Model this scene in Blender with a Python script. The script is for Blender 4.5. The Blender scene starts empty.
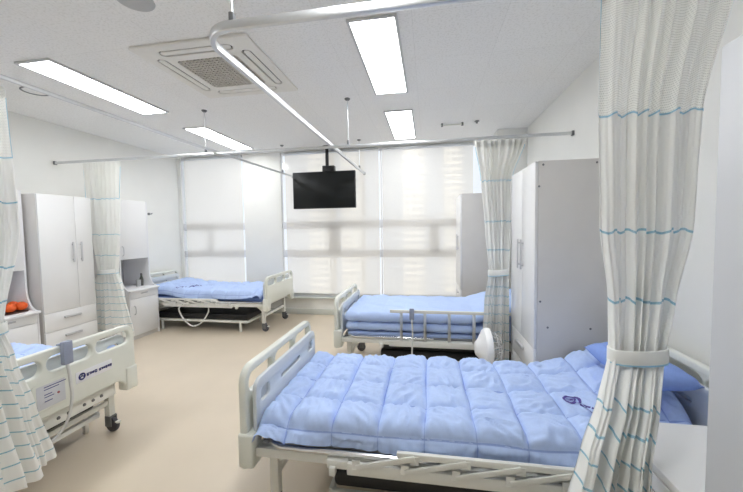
import bpy, bmesh, math, random
from mathutils import Vector, Matrix, noise
random.seed(4)
S = bpy.context.scene
C = S.collection
PI = math.pi
# ------------------------------------------------------------------ materials
def srgb(r, g, b):
    def f(c):
        c /= 255.0
        return c / 12.92 if c <= .04045 else ((c + .055) / 1.055) ** 2.4
    return (f(r), f(g), f(b), 1)
def mat(name, col, rough=.5, metal=0, spec=.5, noise_amt=0, noise_scale=20, bump=0, bump_scale=200, coat=0):
    m = bpy.data.materials.new(name); m.use_nodes = True
    nt = m.node_tree; b = nt.nodes['Principled BSDF']
    b.inputs['Base Color'].default_value = col
    b.inputs['Roughness'].default_value = rough
    b.inputs['Metallic'].default_value = metal
    b.inputs['Specular IOR Level'].default_value = spec
    if coat: b.inputs['Coat Weight'].default_value = coat
    tc = nt.nodes.new('ShaderNodeTexCoord')
    if noise_amt:
        n = nt.nodes.new('ShaderNodeTexNoise'); n.inputs['Scale'].default_value = noise_scale; n.inputs['Detail'].default_value = 4
        nt.links.new(tc.outputs['Object'], n.inputs['Vector'])
        r = nt.nodes.new('ShaderNodeValToRGB')
        k0, k1 = 1 - noise_amt, 1 + noise_amt
        r.color_ramp.elements[0].color = tuple(min(1, c * k0) for c in col[:3]) + (1,)
        r.color_ramp.elements[1].color = tuple(min(1, c * k1) for c in col[:3]) + (1,)
        r.color_ramp.elements[0].position = .3; r.color_ramp.elements[1].position = .7
        nt.links.new(n.outputs['Fac'], r.inputs['Fac']); nt.links.new(r.outputs['Color'], b.inputs['Base Color'])
    if bump:
        n2 = nt.nodes.new('ShaderNodeTexNoise'); n2.inputs['Scale'].default_value = bump_scale; n2.inputs['Detail'].default_value = 3
        nt.links.new(tc.outputs['Object'], n2.inputs['Vector'])
        bp = nt.nodes.new('ShaderNodeBump'); bp.inputs['Strength'].default_value = bump; bp.inputs['Distance'].default_value = .004
        nt.links.new(n2.outputs['Fac'], bp.inputs['Height']); nt.links.new(bp.outputs['Normal'], b.inputs['Normal'])
    return m
M = {}
M['wall'] = mat('wall_paint', srgb(236, 236, 232), .75, noise_amt=.015, noise_scale=3, bump=.05)
M['floor'] = mat('vinyl_floor', srgb(212, 198, 178), .34, spec=.45, noise_amt=.03, noise_scale=2.2)
M['base'] = mat('baseboard', srgb(205, 207, 200), .5, noise_amt=.02)
M['cream'] = mat('cream_plastic', srgb(226, 228, 220), .35, noise_amt=.01)
M['inner'] = mat('panel_plastic', srgb(214, 219, 222), .38, noise_amt=.01)
M['white_metal'] = mat('white_painted_steel', srgb(226, 226, 220), .35, noise_amt=.015)
M['chrome'] = mat('chrome', (.75, .75, .76, 1), .16, 1, noise_amt=.02)
M['alu'] = mat('aluminium', srgb(212, 214, 216), .32, .85, noise_amt=.02)
M['greymetal'] = mat('grey_metal', srgb(120, 122, 125), .4, .6, noise_amt=.03)
M['rubber'] = mat('dark_grey_rubber', srgb(78, 78, 84), .6, noise_amt=.05)
M['vinyl'] = mat('black_vinyl', srgb(22, 23, 26), .42, noise_amt=.08, bump=.1)
M['deck'] = mat('deck_grey', srgb(150, 152, 158), .6, noise_amt=.05)
M['bed_blue'] = mat('blue_cotton', srgb(184, 204, 243), .9, spec=.15, noise_amt=.03, noise_scale=60, bump=.12, bump_scale=350)
M['pillow_blue'] = mat('pillow_blue_cotton', srgb(138, 164, 226), .9, spec=.15, noise_amt=.03, noise_scale=60, bump=.12, bump_scale=350)
M['lam'] = mat('white_laminate', srgb(232, 232, 234), .38, noise_amt=.008, noise_scale=4)
M['lam_door'] = mat('white_door_laminate', srgb(229, 229, 229), .3, noise_amt=.008, noise_scale=4)
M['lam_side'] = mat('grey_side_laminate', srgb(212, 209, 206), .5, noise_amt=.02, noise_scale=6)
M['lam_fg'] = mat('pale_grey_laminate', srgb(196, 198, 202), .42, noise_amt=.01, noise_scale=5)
M['niche'] = mat('niche_grey', srgb(188, 188, 194), .6, noise_amt=.02)
M['handle'] = mat('satin_handle', srgb(200, 200, 203), .35, .4, noise_amt=.02)
M['orange'] = mat('orange_peel', srgb(226, 92, 26), .45, noise_amt=.12, noise_scale=14, bump=.35, bump_scale=120)
M['stem'] = mat('orange_stem', srgb(90, 100, 40), .7, noise_amt=.1)
M['tray'] = mat('dark_tray', srgb(70, 42, 34), .5, noise_amt=.1)
M['screen'] = mat('tv_screen', srgb(18, 21, 21), .38, spec=.3, noise_amt=.02)
M['tvblack'] = mat('tv_black_plastic', srgb(20, 20, 22), .4, noise_amt=.05)
M['acplastic'] = mat('ac_plastic', srgb(230, 228, 222), .5, noise_amt=.015)
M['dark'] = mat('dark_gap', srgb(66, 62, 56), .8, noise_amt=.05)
M['greydisc'] = mat('grey_disc', srgb(186, 187, 188), .6, noise_amt=.02)
M['ceilmetal'] = mat('light_frame_paint', srgb(206, 207, 208), .5, noise_amt=.01)
M['remote'] = mat('blue_grey_plastic', srgb(150, 158, 180), .45, noise_amt=.03)
M['cable'] = mat('cable_white', srgb(214, 214, 212), .5, noise_amt=.02)
M['winframe'] = mat('window_frame_grey', srgb(226, 228, 232), .5, noise_amt=.03)
M['fanwhite'] = mat('fan_white_plastic', srgb(240, 240, 240), .3, noise_amt=.01)
M['fandark'] = mat('fan_dark', srgb(92, 92, 90), .5, noise_amt=.05)
M['ink'] = mat('navy_ink', srgb(58, 62, 128), .7, noise_amt=.08)
M['ink2'] = mat('violet_ink', srgb(82, 70, 150), .8, noise_amt=.1)
M['sticker'] = mat('white_sticker', srgb(234, 234, 240), .45, noise_amt=.01)
M['panelpaper'] = mat('grey_label', srgb(206, 208, 214), .5, noise_amt=.03)
M['red'] = mat('red_button', srgb(160, 90, 96), .5, noise_amt=.05)
M['steelcup'] = mat('steel_cup', srgb(190, 190, 190), .3, .6, noise_amt=.03)
M['bottle'] = mat('dark_bottle', srgb(84, 84, 82), .35, noise_amt=.05)
M['tower'] = mat('tower_concrete', srgb(236, 226, 208), .8, noise_amt=.04, noise_scale=.2)
M['towerwin'] = mat('tower_window', srgb(168, 168, 166), .4, noise_amt=.1, noise_scale=.3)
M['tie'] = mat('tie_band_cloth', srgb(236, 237, 234), .9, spec=.1, noise_amt=.02)
M['band_trim'] = mat('blue_trim_cloth', srgb(158, 202, 224), .9, noise_amt=.05)

def node_mat(name):
    m = bpy.data.materials.new(name); m.use_nodes = True
    nt = m.node_tree; nt.nodes.clear()
    out = nt.nodes.new('ShaderNodeOutputMaterial')
    return m, nt, out
def emis(name, col, s):
    m, nt, out = node_mat(name)
    e = nt.nodes.new('ShaderNodeEmission'); e.inputs[0].default_value = col; e.inputs[1].default_value = s
    nt.links.new(e.outputs[0], out.inputs[0]); return m
LIGHT_S = 17.5
M['lamp'] = emis('led_diffuser', (.975, .99, 1, 1), LIGHT_S)
# ceiling: faint mineral-fibre texture with 0.3 x 0.6 tile joints
def ceil_mat():
    m = mat('ceiling_tile', srgb(234, 234, 231), .85, spec=.2)
    nt = m.node_tree; b = nt.nodes['Principled BSDF']
    tc = nt.nodes.new('ShaderNodeTexCoord')
    mp = nt.nodes.new('ShaderNodeMapping'); mp.inputs['Location'].default_value = (.095, .187, 0)
    nt.links.new(tc.outputs['Object'], mp.inputs['Vector'])
    br = nt.nodes.new('ShaderNodeTexBrick')
    br.offset = 0; br.inputs['Scale'].default_value = 1
    br.inputs['Brick Width'].default_value = .6; br.inputs['Row Height'].default_value = .6
    br.inputs['Mortar Size'].default_value = .0022; br.inputs['Mortar Smooth'].default_value = .3
    br.inputs['Color1'].default_value = srgb(244, 244, 243); br.inputs['Color2'].default_value = srgb(242, 242, 241)
    br.inputs['Mortar'].default_value = srgb(233, 233, 232)
    nt.links.new(mp.outputs[0], br.inputs['Vector'])
    n = nt.nodes.new('ShaderNodeTexNoise'); n.inputs['Scale'].default_value = 70; n.inputs['Detail'].default_value = 5
    nt.links.new(tc.outputs['Object'], n.inputs['Vector'])
    r = nt.nodes.new('ShaderNodeValToRGB'); r.color_ramp.elements[0].position = .36; r.color_ramp.elements[1].position = .5
    r.color_ramp.elements[0].color = (.90, .90, .89, 1); r.color_ramp.elements[1].color = (1, 1, 1, 1)
    nt.links.new(n.outputs['Fac'], r.inputs[0])
    mx = nt.nodes.new('ShaderNodeMixRGB'); mx.blend_type = 'MULTIPLY'; mx.inputs[0].default_value = 1
    nt.links.new(br.outputs['Color'], mx.inputs[1]); nt.links.new(r.outputs[0], mx.inputs[2])
    nt.links.new(mx.outputs[0], b.inputs['Base Color'])
    return m
M['ceil'] = ceil_mat()
def blind_mat():
    m, nt, out = node_mat('roller_blind_fabric')
    d = nt.nodes.new('ShaderNodeBsdfDiffuse'); d.inputs[0].default_value = srgb(240, 238, 233)
    t = nt.nodes.new('ShaderNodeBsdfTranslucent'); t.inputs[0].default_value = srgb(250, 245, 238)
    tr = nt.nodes.new('ShaderNodeBsdfTransparent'); tr.inputs[0].default_value = (1, .985, .96, 1)
    tc = nt.nodes.new('ShaderNodeTexCoord')
    w = nt.nodes.new('ShaderNodeTexNoise'); w.inputs['Scale'].default_value = 30
    nt.links.new(tc.outputs['Object'], w.inputs['Vector'])
    a = nt.nodes.new('ShaderNodeMixShader'); a.inputs[0].default_value = .60
    nt.links.new(d.outputs[0], a.inputs[1]); nt.links.new(t.outputs[0], a.inputs[2])
    mr = nt.nodes.new('ShaderNodeMapRange'); mr.inputs[3].default_value = .20; mr.inputs[4].default_value = .23
    nt.links.new(w.outputs['Fac'], mr.inputs[0])
    b = nt.nodes.new('ShaderNodeMixShader'); nt.links.new(mr.outputs[0], b.inputs[0])
    nt.links.new(a.outputs[0], b.inputs[1]); nt.links.new(tr.outputs[0], b.inputs[2])
    nt.links.new(b.outputs[0], out.inputs[0]); return m
M['blind'] = blind_mat()
def glass_mat():
    m, nt, out = node_mat('window_glass')
    g = nt.nodes.new('ShaderNodeBsdfGlossy'); g.inputs['Roughness'].default_value = .02
    tr = nt.nodes.new('ShaderNodeBsdfTransparent'); tr.inputs[0].default_value = (.96, .98, 1, 1)
    n = nt.nodes.new('ShaderNodeMixShader'); n.inputs[0].default_value = .06
    nt.links.new(tr.outputs[0], n.inputs[1]); nt.links.new(g.outputs[0], n.inputs[2]); nt.links.new(n.outputs[0], out.inputs[0]); return m
M['glass'] = glass_mat()
def stripe_mat(name, stripes, col=(246, 246, 243), grid=False):
    """curtain cloth: v (UV.y) is the height in metres along the cloth; woven blue stripes at the listed heights"""
    m, nt, out = node_mat(name)
    L = nt.links.new
    uv = nt.nodes.new('ShaderNodeUVMap'); sx = nt.nodes.new('ShaderNodeSeparateXYZ'); L(uv.outputs[0], sx.inputs[0])
    prev = None
    def mth(op, a, b=None):
        n = nt.nodes.new('ShaderNodeMath'); n.operation = op
        for i, v in enumerate((a, b)):
            if v is None: continue
            if isinstance(v, (int, float)): n.inputs[i].default_value = v
            else: L(v, n.inputs[i])
        return n.outputs[0]
    for z, w in stripes:
        k = mth('LESS_THAN', mth('ABSOLUTE', mth('SUBTRACT', sx.outputs['Y'], z)), w)
        prev = k if prev is None else mth('MAXIMUM', prev, k)
    nz = nt.nodes.new('ShaderNodeTexNoise'); nz.inputs['Scale'].default_value = 60
    L(uv.outputs[0], nz.inputs['Vector'])
    fac = mth('MULTIPLY', prev, mth('ADD', mth('MULTIPLY', nz.outputs['Fac'], .6), .5))
    mx = nt.nodes.new('ShaderNodeMixRGB'); mx.inputs[1].default_value = srgb(*col); mx.inputs[2].default_value = srgb(124, 186, 208)
    mx.use_clamp = True
    L(fac, mx.inputs[0])
    d = nt.nodes.new('ShaderNodeBsdfDiffuse'); t = nt.nodes.new('ShaderNodeBsdfTranslucent')
    L(mx.outputs[0], d.inputs[0]); L(mx.outputs[0], t.inputs[0])
    s = nt.nodes.new('ShaderNodeMixShader'); s.inputs[0].default_value = .25
    L(d.outputs[0], s.inputs[1]); L(t.outputs[0], s.inputs[2]); L(s.outputs[0], out.inputs[0]); return m
def net_mat():
    m, nt, out = node_mat('curtain_net'); L = nt.links.new
    uv = nt.nodes.new('ShaderNodeUVMap')
    br = nt.nodes.new('ShaderNodeTexBrick'); br.offset = .5
    br.inputs['Scale'].default_value = 1; br.inputs['Brick Width'].default_value = .016; br.inputs['Row Height'].default_value = .009
    br.inputs['Mortar Size'].default_value = .003; br.inputs['Mortar Smooth'].default_value = 0
    L(uv.outputs[0], br.inputs['Vector'])
    d = nt.nodes.new('ShaderNodeBsdfDiffuse'); d.inputs[0].default_value = srgb(246, 246, 242)
    t = nt.nodes.new('ShaderNodeBsdfTranslucent'); t.inputs[0].default_value = srgb(246, 246, 242)
    a = nt.nodes.new('ShaderNodeMixShader'); a.inputs[0].default_value = .4; L(d.outputs[0], a.inputs[1]); L(t.outputs[0], a.inputs[2])
    tr = nt.nodes.new('ShaderNodeBsdfTransparent')
    mr = nt.nodes.new('ShaderNodeMapRange'); mr.inputs[3].default_value = .70; mr.inputs[4].default_value = 1
    L(br.outputs['Fac'], mr.inputs[0])
    s = nt.nodes.new('ShaderNodeMixShader'); L(mr.outputs[0], s.inputs[0]); L(tr.outputs[0], s.inputs[1]); L(a.outputs[0], s.inputs[2])
    L(s.outputs[0], out.inputs[0]); return m
M['net'] = net_mat()
# ------------------------------------------------------------------ geometry helpers
class MB:
    def __init__(s): s.bm = bmesh.new()
    def _merge(s, bm, mtx=None):
        if mtx is not None: bmesh.ops.transform(bm, matrix=mtx, verts=bm.verts)
        me = bpy.data.meshes.new('tmp'); bm.to_mesh(me); bm.free(); s.bm.from_mesh(me); bpy.data.meshes.remove(me)
    def box(s, x0, x1, y0, y1, z0, z1, b=.003, mtx=None, seg=2):
        bm = bmesh.new(); bmesh.ops.create_cube(bm, size=1)
        for v in bm.verts: v.co = Vector(((x0 + x1) / 2 + v.co.x * (x1 - x0), (y0 + y1) / 2 + v.co.y * (y1 - y0), (z0 + z1) / 2 + v.co.z * (z1 - z0)))
        b = min(b, .45 * min(abs(x1 - x0), abs(y1 - y0), abs(z1 - z0)))
        if b > 1e-5: bmesh.ops.bevel(bm, geom=bm.edges[:], offset=b, segments=seg, affect='EDGES', profile=.5)
        s._merge(bm, mtx); return s
    def sweep(s, pts, prof, up=Vector((0, 0, 1)), closed=False, cap=True):
        """prof: list of (side, up) points; frames keep 'up'"""
        pts = [Vector(p) for p in pts]; n = len(pts); rings = []
        for i, p in enumerate(pts):
            if closed: t = pts[(i + 1) % n] - pts[i - 1]
            else: t = pts[min(i + 1, n - 1)] - pts[max(i - 1, 0)]
            t.normalize()
            side = t.cross(up)
            if side.length < 1e-4: side = t.cross(Vector((0, 1, 0.01)))
            side.normalize(); u = side.cross(t).normalized()
            rings.append([s.bm.verts.new(p + side * a + u * b) for a, b in prof])
        m = len(prof)
        for i in range(n if closed else n - 1):
            r0, r1 = rings[i], rings[(i + 1) % n]
            for j in range(m): s.bm.faces.new((r0[j], r0[(j + 1) % m], r1[(j + 1) % m], r1[j]))
        if cap and not closed:
            s.bm.faces.new(rings[0][::-1]); s.bm.faces.new(rings[-1])
        return s
    def tube(s, pts, r, n=10, up=Vector((0.013, 0.031, 1)), closed=False):
        return s.sweep(pts, [(r * math.cos(2 * PI * k / n), r * math.sin(2 * PI * k / n)) for k in range(n)], up, closed)
    def lathe(s, prof, mtx=None, n=24):
        """prof: (r, z) list revolved about z"""
        bm = bmesh.new(); rings = []
        for r, z in prof:
            if r < 1e-6: rings.append([bm.verts.new((0, 0, z))])
            else: rings.append([bm.verts.new((r * math.cos(2 * PI * k / n), r * math.sin(2 * PI * k / n), z)) for k in range(n)])
        for a, b in zip(rings, rings[1:]):
            for k in range(n):
                k2 = (k + 1) % n
                if len(a) == 1 and len(b) == 1: continue
                if len(a) == 1: bm.faces.new((a[0], b[k2], b[k]))
                elif len(b) == 1: bm.faces.new((a[k], a[k2], b[0]))
                else: bm.faces.new((a[k], a[k2], b[k2], b[k]))
        s._merge(bm, mtx); return s
    def plate(s, outline, holes, th, bev, mtx):
        """2D outline with holes, th thick, centred on z=0, then mtx"""
        cu = bpy.data.curves.new('tmpc', 'CURVE'); cu.dimensions = '2D'; cu.fill_mode = 'BOTH'
        cu.extrude = th / 2 - bev; cu.bevel_depth = bev; cu.bevel_resolution = 2; cu.offset = -bev
        for poly in [outline] + list(holes):
            sp = cu.splines.new('POLY'); sp.points.add(len(poly) - 1)
            for p, q in zip(sp.points, poly): p.co = (q[0], q[1], 0, 1)
            sp.use_cyclic_u = True
        o = bpy.data.objects.new('tmpo', cu); C.objects.link(o)
        dg = bpy.context.evaluated_depsgraph_get(); dg.update()
        me = bpy.data.meshes.new_from_object(o.evaluated_get(dg))
        bpy.data.objects.remove(o); bpy.data.curves.remove(cu)
        bm = bmesh.new(); bm.from_mesh(me); bpy.data.meshes.remove(me)
        bmesh.ops.remove_doubles(bm, verts=bm.verts, dist=1e-5)
        s._merge(bm, mtx); return s
    def mesh(s, name, m, smooth=35):
        bmesh.ops.recalc_face_normals(s.bm, faces=s.bm.faces)
        me = bpy.data.meshes.new(name); s.bm.to_mesh(me); s.bm.free()
        if m: me.materials.append(M[m] if isinstance(m, str) else m)
        shade(me, smooth); return me
    def build(s, name, m, parent=None, smooth=35):
        return link(name, s.mesh(name, m, smooth), parent)
def shade(me, ang):
    if not ang: return
    me.polygons.foreach_set('use_smooth', [True] * len(me.polygons))
    bm = bmesh.new(); bm.from_mesh(me)
    a = math.radians(ang)
    for e in bm.edges:
        if len(e.link_faces) == 2 and e.calc_face_angle(0) > a: e.smooth = False
    bm.to_mesh(me); bm.free()
def link(name, me, parent=None):
    o = bpy.data.objects.new(name, me); C.objects.link(o)
    if parent is not None: o.parent = parent
    return o
def tag(o, label, cat, group=None):
    o['label'] = label; o['category'] = cat
    if group: o['group'] = group
    return o
def thing(name, label, cat, loc=(0, 0, 0), rz=0, group=None):
    o = bpy.data.objects.new(name, None); C.objects.link(o); o.empty_display_size = .1
    o.location = loc; o.rotation_euler = (0, 0, rz); return tag(o, label, cat, group)
def struct(name, mb, m, parent=None, smooth=35):
    o = mb.build(name, m, parent, smooth)
    if parent is None: o['kind'] = 'structure'
    return o
def copy_tree(o, parent=None):
    c = o.copy(); C.objects.link(c)
    if parent is not None: c.parent = parent
    for ch in list(o.children): copy_tree(ch, c)
    return c
def arc(cx, cy, r, a0, a1, n=8):
    return [(cx + r * math.cos(math.radians(a0 + (a1 - a0) * k / n)), cy + r * math.sin(math.radians(a0 + (a1 - a0) * k / n))) for k in range(n + 1)]
def rrect(x0, x1, y0, y1, r, n=6):
    r = min(r, (x1 - x0) / 2 - 1e-4, (y1 - y0) / 2 - 1e-4)
    return arc(x1 - r, y0 + r, r, -90, 0, n) + arc(x1 - r, y1 - r, r, 0, 90, n) + arc(x0 + r, y1 - r, r, 90, 180, n) + arc(x0 + r, y0 + r, r, 180, 270, n)
def rprof(w, h, r=.004, n=2):
    return rrect(-w / 2, w / 2, -h / 2, h / 2, r, n)
def sm(t): t = max(0, min(1, t)); return t * t * (3 - 2 * t)
YZ = Matrix(((0, 0, 1, 0), (1, 0, 0, 0), (0, 1, 0, 0), (0, 0, 0, 1)))     # plate (u,v) -> (y,z), thickness along x
XZ = Matrix(((1, 0, 0, 0), (0, 0, -1, 0), (0, 1, 0, 0), (0, 0, 0, 1)))    # plate (u,v) -> (x,z), thickness along y
T = lambda x, y, z: Matrix.Translation((x, y, z))
# ------------------------------------------------------------------ room shell
XL, XR, YF, YB, ZC = -4.6, 1.37, 5.57, -1.7, 2.87
struct('floor', MB().box(XL - .2, XR + .2, YB - .2, YF + .25, -.1, 0, 0), 'floor')
struct('ceiling', MB().box(XL - .2, XR + .2, YB - .2, YF + .25, ZC, ZC + .1, 0), 'ceil')
struct('wall_left', MB().box(XL - .15, XL, YB - .15, YF + .25, 0, ZC, 0), 'wall')
struct('wall_right', MB().box(XR, XR + .15, YB - .15, YF + .25, 0, ZC, 0), 'wall')
struct('wall_rear', MB().box(XL, XR, YB - .15, YB, 0, ZC, 0), 'wall')
ZS, ZT = .31, 2.855
w = MB()
w.box(XL, XR, YF, YF + .075, 0, ZS, 0).box(XL, XR, YF, YF + .075, ZT, ZC, 0)
w.box(XL, -4.53, YF, YF + .075, ZS, ZT, 0).box(-3.27, -2.555, YF, YF + .075, ZS, ZT, 0).box(.98, XR, YF, YF + .075, ZS, ZT, 0)
struct('wall_far', w, 'wall')
struct('wall_pillar', MB().box(.97, XR, 5.0, YF, 0, ZC, .004), 'wall')
b = MB().box(XL, .97, YF - .014, YF, 0, .10, .004)
struct('baseboard_far', b, 'base')
struct('baseboard_left', MB().box(XL, XL + .014, YB, YF - .014, 0, .10, .004), 'base')
struct('baseboard_right', MB().box(XR - .014, XR, YB, 5.0, 0, .10, .004), 'base')
struct('trim_1', MB().box(XL, .97, YF - .06, YF + .07, ZS - .02, ZS + .004, .004), 'base')    # window sill board
def window(n, x0, x1, posts):
    f = MB(); y0, y1 = YF + .022, YF + .07
    f.box(x0, x0 + .007, y0, y1, ZS, ZT, .002).box(x1 - .007, x1, y0, y1, ZS, ZT, .002)
    f.box(x0, x1, y0, y1, ZS, ZS + .05, .004).box(x0, x1, y0, y1, ZT - .05, ZT, .004)
    f.box(x0, x1, y0, y1, 1.515, 1.645, .004).box(x0, x1, y0, y1, 1.015, 1.14, .004)
    for p, wd in posts: f.box(p - wd / 2, p + wd / 2, y0, y1, 1.1, 1.55, .004)
    fr = struct('window_%d' % n, f, 'winframe')
    MB().box(x0 + .02, x1 - .02, YF + .04, YF + .046, ZS + .02, ZT - .02, 0).build('pane', 'glass', fr)
window(1, -4.53, -3.27, [(-3.97, .08)])
window(2, -2.555, -.775, [(-1.60, .2)])
window(3, -.775, .98, [(.10, .16)])
def blind(x0, x1, label):
    t = thing('roller_blind', label, 'window blind', ((x0 + x1) / 2, YF - .028, .37))
    w = (x1 - x0) / 2
    mb = MB(); nx, nz = 10, 20
    vs = [[mb.bm.verts.new((-w + 2 * w * i / nx, .004 * math.sin(i * 1.3) * (1 - j / nz), .01 + (ZT - .06 - .38) * j / nz)) for i in range(nx + 1)] for j in range(nz + 1)]
    for j in range(nz):
        for i in range(nx): mb.bm.faces.new((vs[j][i], vs[j][i + 1], vs[j + 1][i + 1], vs[j + 1][i]))
    mb.build('blind_fabric', 'blind', t)
    MB().box(-w, w, -.007, .009, -.012, .016, .005).build('bottom_bar', 'alu', t)
    MB().tube([(-w, .012, ZT - .37 - .03), (w, .012, ZT - .37 - .03)], .024, 14).build('roller_tube', 'alu', t)
blind(-4.425, -3.285, 'roller blind drawn down over the narrow window at the left corner')
blind(-2.455, -.805, 'wide roller blind behind the hanging television, left of the window mullion')
blind(-.745, .71, 'wide roller blind right of the window mullion, beside the far wardrobe')
# towers beyond the glass
def tower(px, Y, wd, dp, top, label):
    X = Y * (-.1355 + .00303 * (px - 383))
    t = thing('apartment_tower', label, 'building', (X, Y, -30), 0, None)
    h = top + 30
    MB().box(-wd / 2, wd / 2, 0, dp, 0, h, .1).box(-wd * .2, wd * .2, 2, dp - 2, h - .5, h + 3, .1).build('tower_walls', 'tower', t)
    wm = None; rows = 28; cols = 3
    for r in range(rows):
        for c in range(cols):
            if wm is None: wm = MB().box(-.5, .5, -.12, .1, -.5, .5, 0).mesh('window', 'towerwin', 0)
            z = 4 + r * 3.0
            if z > h - 2: continue
            o = link('window', wm, t); o.location = (-wd / 2 + wd * (c + .5) / cols, 0, z); o.scale = (wd / cols * .66, 1, 1.5)
tower(317, 150, 9.5, 12, 62, 'beige apartment tower seen through the blind below and left of the television')
tower(351, 158, 9.5, 12, 70, 'beige apartment tower seen through the blind at the right edge of the television')
tower(414, 150, 9, 12, 44, 'beige apartment tower seen through the blind below the far right ceiling light')
tower(452, 165, 8, 12, 66, 'beige apartment tower seen through the blind just left of the far wardrobe')
# ------------------------------------------------------------------ ceiling fixtures
def ceiling_light(x, y, label):
    t = thing('ceiling_light', label, 'ceiling light', (x, y, ZC), 0, 'recessed ceiling panels')
    f = MB()
    o, i = rrect(-.168, .168, -.618, .618, .004, 1), rrect(-.148, .148, -.598, .598, .003, 1)
    f.plate(o, [i], .016, .002, T(0, 0, -.008)).build('frame', 'ceilmetal', t)
    MB().box(-.149, .149, -.599, .599, -.010, -.004, .001).build('diffuser', 'lamp', t)
    return t
ceiling_light(-3.08, 2.83, 'long lit ceiling panel at upper left of the photo, nearest the left curtain')
ceiling_light(-.355, 2.81, 'bright ceiling panel at top centre, right of the air conditioner')
ceiling_light(-.335, 4.55, 'ceiling panel over the right hand windows, in line behind the top centre one')
ceiling_light(-3.03, 4.62, 'ceiling panel in front of the left corner window, above the far left bed')
ceiling_light(-3.08, 1.02, 'added fill light panel above the foot of the near left bed, out of view overhead')  # unseen pair of panels, added to light the foreground
ceiling_light(-.355, 1.02, 'added fill light panel above the near right bed foot, out of view overhead')
# air conditioner
t = thing('ceiling_air_conditioner', 'square ceiling cassette air conditioner with grey grille, above the curtain rail bend', 'air conditioner', (-1.71, 2.675, ZC))
H = .475
slots = []
pan = MB().plate(rrect(-H, H, -H, H, .02), [rrect(-.30, .30, -.40, -.325, .035), rrect(-.30, .30, .325, .40, .035), rrect(-.40, -.325, -.30, .30, .035), rrect(.325, .40, -.30, .30, .035), rrect(-.262, .262, -.25, .25, .04)], .02, .004, T(0, 0, -.011))
pan.build('panel', 'acplastic', t)
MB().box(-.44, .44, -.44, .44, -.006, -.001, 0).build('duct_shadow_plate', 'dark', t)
for k in range(4):
    mt = Matrix.Rotation(k * PI / 2, 4, 'Z')
    lo = MB().plate(rrect(-.288, .288, -.389, -.339, .025), [], .007, .002, mt @ T(0, 0, -.016)).build('louver', 'acplastic', t)
g = MB()
n = 15
for k in range(n + 1):
    p = -.25 + .5 * k / n
    g.box(-.258, .258, p - .006, p + .006, -.020, -.008, .002); g.box(p * 1.03 - .006, p * 1.03 + .006, -.25, .25, -.0202, -.0082, .002)
g.build('intake_grille', mat('grille_grey', srgb(200, 195, 186), .6, noise_amt=.03), t)
# discs and small fittings
s = MB().lathe([(0, -.010), (.085, -.010), (.1, -.006), (.104, 0)], T(-1.7, 1.78, ZC), 32).build('ceiling_speaker', 'greydisc')
tag(s, 'flat grey round speaker in the ceiling at the top edge, before the air conditioner', 'speaker')
t = thing('recessed_ceiling_speaker', 'thin round ring fitting in the ceiling left of the long lit panel', 'speaker', (-3.715, 2.69, ZC))
ring = [(.105, 0), (.108, -.006), (.1, -.009), (.094, -.006), (.092, 0)]
MB().lathe(ring, None, 36).build('ring', 'greymetal', t)
MB().lathe([(0, -.004), (.09, -.004), (.093, 0)], None, 36).build('cover', 'ceil', t)
t = thing('ceiling_bracket', 'small white bar bracket with two pegs on the ceiling before the right windows', 'bracket', (.32, 4.57, ZC))
MB().box(-.15, .15, -.012, .012, -.03, -.015, .003).build('bar', 'cream', t)
for x in (-.13, .13): MB().lathe([(0, -.04), (.014, -.04), (.014, 0)], T(x, 0, 0), 12).build('peg', 'greymetal', t)
s = MB().lathe([(0, -.03), (.012, -.03), (.014, -.012), (.03, -.008), (.032, 0)], T(.63, 4.55, ZC), 16).build('ceiling_sprinkler', 'greymetal')
tag(s, 'tiny grey sprinkler head on the ceiling right of the white bar bracket', 'sprinkler')
# ------------------------------------------------------------------ curtain rails
ZR = 2.42
RP = rprof(.026, .04, .005, 2)
def drop_rod(parent, x, y):
    r = MB().tube([(x, y, ZR + .045), (x, y, ZC)], .006, 8).build('drop_rod', 'alu', parent)
    MB().lathe([(0, 0), (.012, 0), (.028, .012), (.03, .022), (0, .022)], T(x, y, ZC - .022), 16).build('ceiling_cap', 'greymetal', r)
    MB().box(x - .012, x + .012, y - .012, y + .012, ZR + .012, ZR + .055, .003).build('rod_clamp', 'greymetal', r)
t = thing('curtain_rail', 'bright bent curtain rail curving round the near right bed and running to the windows', 'curtain rail', (0, 0, 0))
pts = [(-1.04, 5.49, ZR), (-1.04, 4.5, ZR), (-1.04, 3.49, ZR), (-1.04, 2.5, ZR), (-1.04, 1.59, ZR)]
pts += [(x, y, ZR) for x, y in arc(-.87, 1.59, .17, 180, 270, 12)][1:] + [(-.3, 1.42, ZR), (.4, 1.42, ZR), (XR - .02, 1.42, ZR)]
MB().sweep(pts, RP).build('track', 'alu', t)
MB().box(XR - .022, XR - .001, 1.39, 1.45, ZR - .03, ZR + .03, .004).build('wall_bracket', 'greymetal', t)
MB().box(-1.058, -1.022, 5.48, 5.50, ZR - .024, ZR + .024, .004).build('end_cap', 'greymetal', t)
drop_rod(t, -.86, 1.42); drop_rod(t, -1.04, 5.1)
t = thing('curtain_rail', 'straight curtain rail crossing the whole ward from left wall to right wall', 'curtain rail', (0, 0, 0))
MB().sweep([(XL + .02, 3.49, ZR - .042), (-2.4, 3.49, ZR - .042), (-1, 3.49, ZR - .042), (XR - .02, 3.49, ZR - .042)], rprof(.022, .03, .004, 2)).build('track', 'alu', t)
for x in (XL + .012, XR - .012): MB().box(x - .011, x + .011, 3.472, 3.508, ZR - .064, ZR - .02, .004).build('wall_bracket', 'greymetal', t)
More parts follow.
